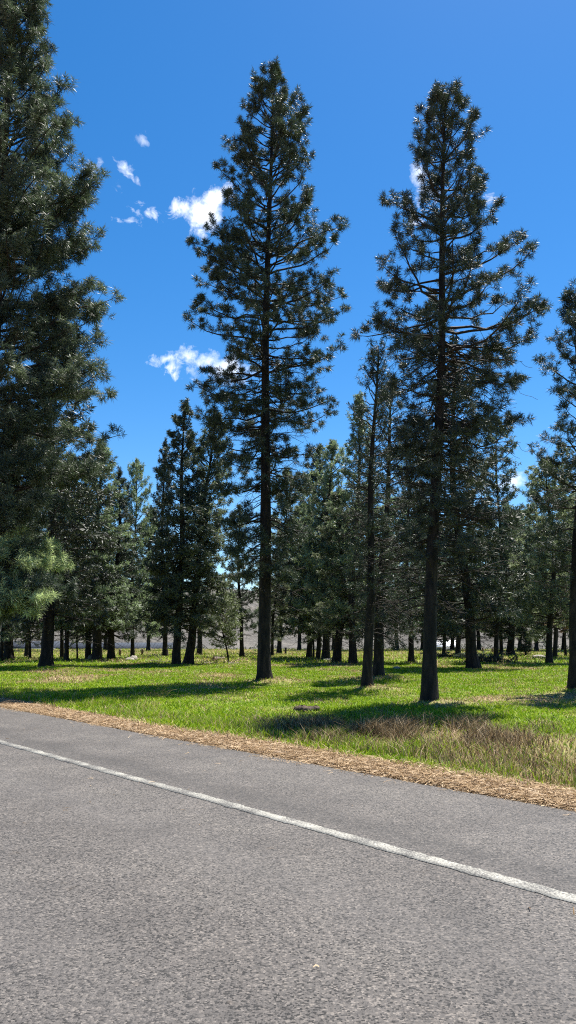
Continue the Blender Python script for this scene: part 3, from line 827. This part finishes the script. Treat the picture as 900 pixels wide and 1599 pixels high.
# ------------------------------------------------------------ rocks, logs, brush
M_ROCK = simple_mat('pale_rock', [(.3, (.13, .12, .10)), (.7, (.27, .245, .21))], scale=6, bump=.6)
M_DIRT = simple_mat('dark_earth', [(.3, (.03, .022, .015)), (.7, (.10, .07, .045))], scale=14, bump=.9)
def blob(name, loc, size, mat, label, cat, seed, group=None, rough=.25):
    bm_r = np.random.default_rng(seed)
    u = np.linspace(0, math.pi, 9); v = np.linspace(0, 2 * math.pi, 14, endpoint=False)
    U, Vv = np.meshgrid(u, v, indexing='ij')
    P = np.stack([np.sin(U) * np.cos(Vv), np.sin(U) * np.sin(Vv), np.cos(U)], -1)
    d = 1 + rough * (bm_r.random((9, 14)) - .5); d[0] = d[0, 0]; d[-1] = d[-1, 0]
    P = P * d[..., None] * np.array(size)
    idx = np.arange(9 * 14).reshape(9, 14)
    Q = np.stack([idx[:-1], idx[1:], np.roll(idx[1:], -1, 1), np.roll(idx[:-1], -1, 1)], -1).reshape(-1, 4)
    o = mesh_obj(name, P.reshape(-1, 3), [Q], mat); o.location = loc; o.rotation_euler = (0, 0, bm_r.random() * 6)
    return tag(o, label, cat, group)
def gl(px, py, dz=0):
    x, y = ground(px, py); return (x, y, float(gz(np.array(x), np.array(y))) + dz)
blob('rock', gl(203, 1033, .06), (.35, .3, .22), M_ROCK, 'left pale rock of two at the foot of the lone slim pine', 'rock', 1, 'pale rocks')
blob('rock', gl(209, 1031, .08), (.38, .3, .3), M_ROCK, 'right, taller pale rock of two at the foot of the lone slim pine', 'rock', 2, 'pale rocks')
blob('rock', gl(515, 1033, .05), (.5, .35, .16), M_ROCK, 'flat pale rock between two trunks of the shaded row', 'rock', 3, 'pale rocks')
blob('rock', gl(141, 1032, .1), (.22, .2, .3), M_ROCK, 'small upright pale rock between two trunks in the left group', 'rock', 4, 'pale rocks')
blob('rock', gl(842, 1027, .04), (.55, .3, .18), M_ROCK, 'low pale rock on the far sunny grass at the right', 'rock', 5, 'pale rocks')
blob('rock', gl(620, 1046, .02), (.25, .2, .12), M_ROCK, 'small pale rock beside the drooping pine on the grass', 'rock', 6, 'pale rocks')

def clods(px, py, n, R, label, seed):
    r = np.random.default_rng(seed); x, y = ground(px, py); g = Geo()
    for i in range(n):
        a = r.random() * 6.28; d = R * math.sqrt(r.random()); cx, cy = x + math.cos(a) * d * 1.5, y + math.sin(a) * d * .8
        u = np.linspace(0, math.pi, 5); v = np.linspace(0, 2 * math.pi, 7, endpoint=False)
        U, Vv = np.meshgrid(u, v, indexing='ij'); s = .05 + .09 * r.random()
        P = np.stack([np.sin(U) * np.cos(Vv), np.sin(U) * np.sin(Vv), np.cos(U) * .7], -1) * (1 + .35 * (r.random((5, 7)) - .5))[..., None] * s
        P += np.array([cx, cy, float(gz(np.array(cx), np.array(cy))) + .03 + (R - d) * .15])
        idx = np.arange(35).reshape(5, 7)
        g.add(P.reshape(-1, 3), np.stack([idx[:-1], idx[1:], np.roll(idx[1:], -1, 1), np.roll(idx[:-1], -1, 1)], -1).reshape(-1, 4))
    tag(g.build('earth_mound', M_DIRT), label, 'earth mound')
clods(480, 1109, 40, .15, 'small dark dug earth mound in the grass between centre and right pines', 9)

M_DEAD = simple_mat('dead_wood', [(.3, (.05, .038, .03)), (.7, (.16, .125, .10))], scale=8, bump=.6)
def log(px0, py0, px1, py1, r0, label):
    a = np.array(gl(px0, py0, r0 * .7)); b_ = np.array(gl(px1, py1, r0 * .6))
    s = np.linspace(0, 1, 9)[:, None]; P = a * (1 - s) + b_ * s; P[:, 2] += .03 * np.sin(s[:, 0] * 7)
    g = Geo(); tubes(g, P[None], (r0 * (1 - .35 * s[:, 0]))[None], 9)
    for k in (0, 8):
        base = k * 9; g.T.append(np.array([[base, base + j, base + j + 1] for j in range(1, 8)]))
    rr_ = np.random.default_rng(int(px0)); p = P[rr_.integers(1, 8, 7)]
    TP, _ = grow_path(p, rr_.random(7) * 6.28, .5 + rr_.random(7) * .6, rr_.random(7) * .8, .3 + .5 * rr_.random(7), 4, rr_, .3)
    tubes(g, TP, np.full((7, 4), .012), 4)
    tag(g.build('fallen_log', M_DEAD, smooth=True), label, 'log', 'fallen logs')
log(334, 1032, 350, 1030, .16, 'short dark fallen log beside the leaning sapling')
log(318, 1037, 344, 1035, .07, 'thin grey fallen log in front of the tall pair of pines')
log(356, 1040, 372, 1036, .08, 'small fallen log right of the sapling stem')
log(232, 1034, 266, 1036, .09, 'long low fallen log left of the tall pair of pines')

def brush(px, py, n, R, H, label, name='fallen_branches', mat=M_DEAD, leaves=None, cat='branches'):
    r = np.random.default_rng(int(px)); x, y = ground(px, py)
    root = empty(name, (x, y, float(gz(np.array(x), np.array(y)))), label, cat)
    P0 = np.stack([r.normal(size=n) * R * .6, r.normal(size=n) * R * .3, .02 + .05 * r.random(n)], -1)
    az = r.random(n) * 6.28
    P, D = grow_path(P0, az, .3 + .6 * r.random(n), -.2 + .5 * r.random(n), H * (1.2 + r.random(n)), 6, r, .4)
    P[..., 2] = np.maximum(P[..., 2], .01)
    g = Geo(); tubes(g, P, np.full((n, 6), .013 if name != 'weed' else .004) * (1 - np.linspace(0, .6, 6)), 4); tw = g.build('twigs', mat, root); tw['kind'] = 'stuff'
    if leaves:
        f = Geo(); i = np.repeat(np.arange(n), 7); p, d = lerp_path(P[i], .2 + .8 * r.random(len(i)))
        needles(f, p, d, 14, .16, .028, r); f.build('foliage', leaves, root)
    return root
brush(764, 1037, 46, 1.1, .55, 'dark arched heap of fallen branches right of the left leaning thick trunk', leaves=F_NEAR)
brush(711, 1029, 60, 1.9, .5, 'low dark bush between the tall right trunk and the thick left leaning one', name='bush', leaves=F_BLUE, cat='bush')
brush(240, 1092, 40, .5, .22, 'pale dry weed in the shaded grass left of the centre pine', name='weed', leaves=None, mat=M_STRAW, cat='weed')

# ------------------------------------------------------------ posts, hedge, buildings, hill
M_POST = simple_mat('weathered_post', [(.3, (.06, .035, .025)), (.7, (.17, .11, .08))], scale=10, bump=.4)
for (px, py, t, w_) in [(187, 1025, 1018, 'beside the squat low branched pine'), (222, 1024, 1018, 'right of the lone slim pine'), (446, 1021, 1010, 'right of the slim bare stem near the centre'),
                        (754, 1019, 1012, 'on the far grass right of the thick leaning trunk'), (769, 1019, 1012, 'on the far grass left of the medium right pine')]:
    x, y = ground(px, py); hgt_ = max(.6, at_depth(px, t, y)[2])
    g = Geo(); s = np.linspace(0, 1, 5); P = np.stack([.03 * s, 0 * s, -.2 + s * (hgt_ + .2)], -1)
    tubes(g, P[None], np.full((1, 5), .11), 7); g.T.append(np.array([[28, 28 + j, 28 + j + 1] for j in range(1, 6)]))
    o = g.build('fence_post', M_POST); o.location = (x, y, float(gz(np.array(x), np.array(y))))
    tag(o, 'short brown wooden post ' + w_, 'post', 'wooden posts on the far grass')
def hedge(px0, px1, Y, z0, z1, seed, label):
    r = np.random.default_rng(seed); a = at_depth(px0, 1010, Y)[0]; b_ = at_depth(px1, 1010, Y)[0]
    root = empty('hedge', ((a + b_) / 2, Y, z0), label, 'hedge'); L = b_ - a
    n = int(L * 60); x = (r.random(n) - .5) * L
    C = np.stack([x, r.normal(size=n) * .5, r.random(n) * (z1 - z0) * (.8 + .4 * vnoise(x, x * 0, .5, 2))], -1)
    f = Geo(); needles(f, C, r.normal(size=(n, 3)) + np.array([0, 0, .6]), 8, .3, .09, r); f.build('foliage', F_NEAR, root)
hedge(262, 478, 124, -2.8, .35, 5, 'long low dark hedge at the far edge of the grass behind the centre pine')
hedge(480, 680, 122, -2.8, .4, 6, 'far dark hedge behind the shaded row of trunks')
hedge(715, 910, 123, -2.8, .6, 8, 'far dark hedge at the back of the grass on the right')

M_WALLB = simple_mat('slate_blue_wall', [(.3, (.035, .05, .075)), (.7, (.07, .095, .13))], scale=2, bump=.1, rough=.6)
M_ROOFB = simple_mat('blue_grey_roof', [(.3, (.022, .030, .044)), (.7, (.036, .046, .064))], scale=1.5, bump=.1, rough=.9)
M_WHITE = simple_mat('white_trim', [(.3, (.6, .6, .6)), (.7, (.8, .8, .8))], scale=2, bump=0, rough=.5)
mg, nt, out = new_mat('window_glass'); b = N(nt, 'ShaderNodeBsdfPrincipled', Roughness=.08); b.inputs['Base Color'].default_value = (.25, .38, .42, 1)
b.inputs['Specular IOR Level'].default_value = 1.0; nt.links.new(b.outputs[0], out.inputs[0]); M_GLASS = mg

def shed(px0, px1, Y, zb, eave, ridge, depth, label, wins, roofmat=None, wallmat=None, door=None):
    xa = at_depth(px0, 1010, Y)[0]; xb = at_depth(px1, 1010, Y)[0]; L = xb - xa
    root = empty('shed', ((xa + xb) / 2, Y, zb), label, 'shed')
    h = eave - zb; g = Geo(); g.box(-L / 2, L / 2, 0, depth, -.1, h)
    # gable ends
    g.add([(-L / 2, 0, h), (-L / 2, depth, h), (-L / 2, depth / 2, ridge - zb - .06), (L / 2, 0, h), (L / 2, depth, h), (L / 2, depth / 2, ridge - zb - .06)], T=[(0, 1, 2), (3, 5, 4)])
    g.build('wall', wallmat or M_WALLB, root)
    R_ = Geo(); o_ = .35; rz = ridge - zb
    sl = (rz - h) / (depth / 2)
    prof_ = [(-o_, h - sl * o_), (depth / 2, rz), (depth + o_, h - sl * o_)]
    V_ = []
    for xx in (-L / 2 - o_, L / 2 + o_):
        for (yy, zz) in prof_: V_ += [(xx, yy, zz + .10), (xx, yy, zz)]
    R_.add(V_, [(0, 2, 8, 6), (2, 4, 10, 8), (1, 7, 9, 3), (3, 9, 11, 5), (0, 1, 3, 2), (2, 3, 5, 4), (6, 8, 9, 7), (8, 10, 11, 9), (0, 6, 7, 1), (4, 5, 11, 10)])
    nr = int(L / .6)
    for k in range(nr):
        xx = -L / 2 + (k + .5) * L / nr
        R_.add([(xx - .03, -o_, h - sl * o_ + .105), (xx + .03, -o_, h - sl * o_ + .105), (xx + .03, depth / 2, rz + .105), (xx - .03, depth / 2, rz + .105),
                (xx - .03, -o_, h - sl * o_ + .15), (xx + .03, -o_, h - sl * o_ + .15), (xx + .03, depth / 2, rz + .15), (xx - .03, depth / 2, rz + .15)],
               [(4, 5, 6, 7), (0, 1, 5, 4), (0, 4, 7, 3), (1, 2, 6, 5)])
    R_.build('roof', roofmat or M_ROOFB, root)
    for (cx, ww, z0, z1) in wins:
        f = Geo(); cx = cx * L; t_ = .09
        f.box(cx - ww / 2 - t_, cx - ww / 2, -.06, .02, z0 - t_, z1 + t_); f.box(cx + ww / 2, cx + ww / 2 + t_, -.06, .02, z0 - t_, z1 + t_)
        f.box(cx - ww / 2, cx + ww / 2, -.06, .02, z1, z1 + t_); f.box(cx - ww / 2, cx + ww / 2, -.06, .02, z0 - t_, z0)
        f.box(cx - .03, cx + .03, -.05, .015, z0, z1)
        fo = f.build('window', M_WHITE, root)
        p = Geo(); p.box(cx - ww / 2 + .001, cx + ww / 2 - .001, -.025, -.005, z0 + .001, z1 - .001); p.build('pane', M_GLASS, fo)
    if door:
        d = Geo(); d.box(door * L - .45, door * L + .45, -.05, -.003, 0, 2.0); do = d.build('door', M_WHITE, root)
        k = Geo(); k.box(door * L + .3, door * L + .36, -.10, -.052, .95, 1.05); k.build('handle', M_POST, do)
    return root
shed(10, 92, 132, -2.8, .05, 1.0, 6, 'low blue grey shed with pale windows behind the left trunks', [(-.36, 1.3, 1.1, 2.1), (-.18, 1.3, 1.1, 2.1), (.02, 1.3, 1.1, 2.1), (.40, 1.2, 1.1, 2.1)], door=.22)
shed(98, 268, 136, -2.8, -.1, .75, 6, 'long low slate blue shed behind the left group of trunks', [(-.42, 1.6, 1.2, 2.1), (-.30, 1.6, 1.2, 2.1), (-.18, 1.6, 1.2, 2.1), (.0, 1.6, 1.2, 2.1), (.2, 1.6, 1.2, 2.1), (.36, 1.6, 1.2, 2.1)])
shed(684, 713, 134, -2.8, .2, 1.2, 4, 'small pale roofed shed behind the tall right trunk', [(-.2, .7, 1.2, 2.0)], roofmat=M_WHITE, door=.2)

# grey brown scree hill behind the field
m, nt, out = new_mat('scree_slope')
tc = N(nt, 'ShaderNodeTexCoord'); mp = N(nt, 'ShaderNodeMapping'); mp.inputs['Scale'].default_value = (1, .5, 1.6); nt.links.new(tc.outputs['Object'], mp.inputs[0])
n1 = N(nt, 'ShaderNodeTexNoise', Scale=.10, Detail=8.0, Roughness=.65, Distortion=1.2); nt.links.new(mp.outputs[0], n1.inputs['Vector'])
n2 = N(nt, 'ShaderNodeTexNoise', Scale=1.1, Detail=6.0, Roughness=.7); nt.links.new(mp.outputs[0], n2.inputs['Vector'])
c = ramp(nt, [(.3, (.05, .045, .038)), (.5, (.085, .077, .065)), (.7, (.13, .115, .095))], n1.outputs['Fac'])
c = mixc(nt, 1.0, c, ramp(nt, [(.35, (.5, .5, .48)), (.6, (1.15, 1.15, 1.15))], n2.outputs['Fac']), 'MULTIPLY')
b = N(nt, 'ShaderNodeBsdfPrincipled', Roughness=.95); nt.links.new(c, b.inputs['Base Color'])
bp = N(nt, 'ShaderNodeBump', Strength=1.0, Distance=.8); nt.links.new(n2.outputs['Fac'], bp.inputs['Height']); nt.links.new(bp.outputs[0], b.inputs['Normal'])
nt.links.new(b.outputs[0], out.inputs[0])
hx = np.linspace(-500, 500, 220); hy = np.linspace(160, 420, 70)
HX, HY = np.meshgrid(hx, hy)
t_ = (HY - 160) / 260
HZ = -3 + 24 * sstep(0, .5, t_) * (.75 + .5 * vnoise(HX, HY * 0 + 2, .012, 3)) + 2.5 * (vnoise(HX, HY, .06, 4) - .5) * sstep(0, .1, t_)
ii = (np.arange(69)[:, None] * 220 + np.arange(219)[None]).reshape(-1, 1)
o = mesh_obj('hill', np.stack([HX, HY, HZ], -1).reshape(-1, 3), [ii + np.array([[0, 1, 221, 220]])], m, smooth=True); tag(o, kind='structure')

# ------------------------------------------------------------ sun, sky, clouds
SUN_EL, SUN_AZ = 65.5, 35.0       # azimuth clockwise from +Y
sd = Vector((math.sin(rad(SUN_AZ)) * math.cos(rad(SUN_EL)), math.cos(rad(SUN_AZ)) * math.cos(rad(SUN_EL)), math.sin(rad(SUN_EL))))
sl_ = bpy.data.lights.new('sun', 'SUN'); sl_.energy = 5.0; sl_.angle = rad(.53); sl_.color = (1, .955, .88)
so = bpy.data.objects.new('sun', sl_); COL.objects.link(so); so.rotation_euler = (-sd).to_track_quat('-Z', 'Y').to_euler()

w = bpy.data.worlds.new('World'); sc.world = w; w.use_nodes = True
nt = w.node_tree; nt.nodes.clear()
out = nt.nodes.new('ShaderNodeOutputWorld'); bg = nt.nodes.new('ShaderNodeBackground')
sky = nt.nodes.new('ShaderNodeTexSky'); sky.sky_type = 'NISHITA'; sky.sun_disc = False
sky.sun_elevation = rad(SUN_EL); sky.sun_rotation = rad(SUN_AZ); sky.air_density = 1.0; sky.dust_density = .3; sky.ozone_density = 2.5; sky.altitude = 900
hs = nt.nodes.new('ShaderNodeHueSaturation'); hs.inputs['Saturation'].default_value = 1.36; nt.links.new(sky.outputs[0], hs.inputs['Color'])
tc = nt.nodes.new('ShaderNodeTexCoord')
def vm(op, a, b=None):
    m_ = nt.nodes.new('ShaderNodeVectorMath'); m_.operation = op
    for i, v in enumerate((a, b)):
        if v is None: continue
        if isinstance(v, (tuple, list)): m_.inputs[i].default_value = v
        else: nt.links.new(v, m_.inputs[i])
    return m_
direction = vm('NORMALIZE', tc.outputs['Generated']).outputs[0]
cn = nt.nodes.new('ShaderNodeTexNoise'); cn.inputs['Scale'].default_value = 26; cn.inputs['Detail'].default_value = 8; cn.inputs['Roughness'].default_value = .62
nt.links.new(direction, cn.inputs['Vector'])
cn2 = nt.nodes.new('ShaderNodeTexNoise'); cn2.inputs['Scale'].default_value = 60; cn2.inputs['Detail'].default_value = 7; cn2.inputs['Roughness'].default_value = .6; cn2.inputs['Distortion'].default_value = .6
nt.links.new(direction, cn2.inputs['Vector'])
clouds = [(316, 328, 34, 22, -.1, .95), (318, 352, 20, 15, 0, .9), (285, 320, 22, 10, .5, .9), (336, 316, 24, 22, 0, 1),
          (292, 556, 36, 16, .1, .95), (274, 574, 17, 12, 0, 1.0), (330, 562, 50, 18, 0, .8), (262, 560, 18, 7, .3, .9), (355, 575, 50, 22, .1, .55),
          (197, 262, 16, 7, -.7, .75), (232, 333, 19, 8, -.3, .9), (197, 346, 17, 6, 0, .8), (223, 222, 6, 12, .4, .5), (145, 260, 12, 12, 0, .5),
          (186, 290, 9, 9, .5, .35), (215, 280, 4, 7, .3, .5), (660, 280, 16, 22, .2, .8), (672, 300, 14, 10, 0, .7), (648, 350, 17, 8, 0, .9), (768, 311, 10, 6, 0, .9),
          (800, 752, 45, 16, .1, .75), (668, 770, 16, 20, 0, .5)]
acc = None
for (cx, cy, rx, ry, rot, dens) in clouds:
    c = Vector(ray(cx, cy)).normalized()
    e1 = Vector((0, 0, 1)).cross(c).normalized() * -1; e2 = c.cross(-e1).normalized() * 1
    e2 = (Vector((0, 0, 1)) - c * c.z).normalized()
    a1 = e1 * math.cos(rot) + e2 * math.sin(rot); a2 = -e1 * math.sin(rot) + e2 * math.cos(rot)
    k = np.linalg.norm(ray(cx, cy))
    u = vm('DOT_PRODUCT', direction, tuple(a1 * (k / rx))).outputs['Value']; v = vm('DOT_PRODUCT', direction, tuple(a2 * (k / ry))).outputs['Value']
    r2 = mth(nt, 'ADD', mth(nt, 'MULTIPLY', u, u), mth(nt, 'MULTIPLY', v, v))
    front = mth(nt, 'GREATER_THAN', vm('DOT_PRODUCT', direction, tuple(c)).outputs['Value'], 0.5)
    f = mth(nt, 'SUBTRACT', 1.0, mth(nt, 'SQRT', r2))
    big = rx * ry > 350
    f = mth(nt, 'ADD', f, mth(nt, 'MULTIPLY_ADD', cn.outputs['Fac'], 5.2, -2.6) if big else mth(nt, 'MULTIPLY_ADD', cn2.outputs['Fac'], 6.0, -2.9))
    f = mth(nt, 'MULTIPLY', mth(nt, 'SMOOTH_MIN', mth(nt, 'MULTIPLY', f, .8 if big else .5), 1.0, .2, clamp=True), front, clamp=True)
    f = mth(nt, 'MULTIPLY', f, dens)
    acc = f if acc is None else mth(nt, 'MAXIMUM', acc, f)
mixw = mixc(nt, acc, hs.outputs[0], ramp(nt, [(.35, (7.6, 8.1, 8.9)), (.6, (10.0, 10.1, 10.2))], cn.outputs['Fac']))
nt.links.new(mixw, bg.inputs['Color']); bg.inputs['Strength'].default_value = .063
nt.links.new(bg.outputs[0], out.inputs[0])

# ------------------------------------------------------------ camera and settings
cam = bpy.data.cameras.new('camera'); co = bpy.data.objects.new('camera', cam); COL.objects.link(co)
cam.sensor_fit = 'VERTICAL'; cam.sensor_height = 24; cam.lens = F / 1599 * 24; cam.clip_start = .05; cam.clip_end = 5000
co.location = (0, 0, EYE); co.rotation_euler = (math.pi / 2 + PITCH, 0, 0); sc.camera = co
sc.view_settings.view_transform = 'Standard'; sc.view_settings.look = 'None'; sc.view_settings.exposure = 1.5; sc.view_settings.gamma = 1
sc.view_settings.use_curve_mapping = False
sc.cycles.max_bounces = 5; sc.cycles.diffuse_bounces = 2; sc.cycles.glossy_bounces = 2; sc.cycles.transmission_bounces = 3; sc.cycles.transparent_max_bounces = 4
sc.cycles.sample_clamp_indirect = 4; sc.cycles.use_denoising = False; sc.cycles.filter_width = 1.1
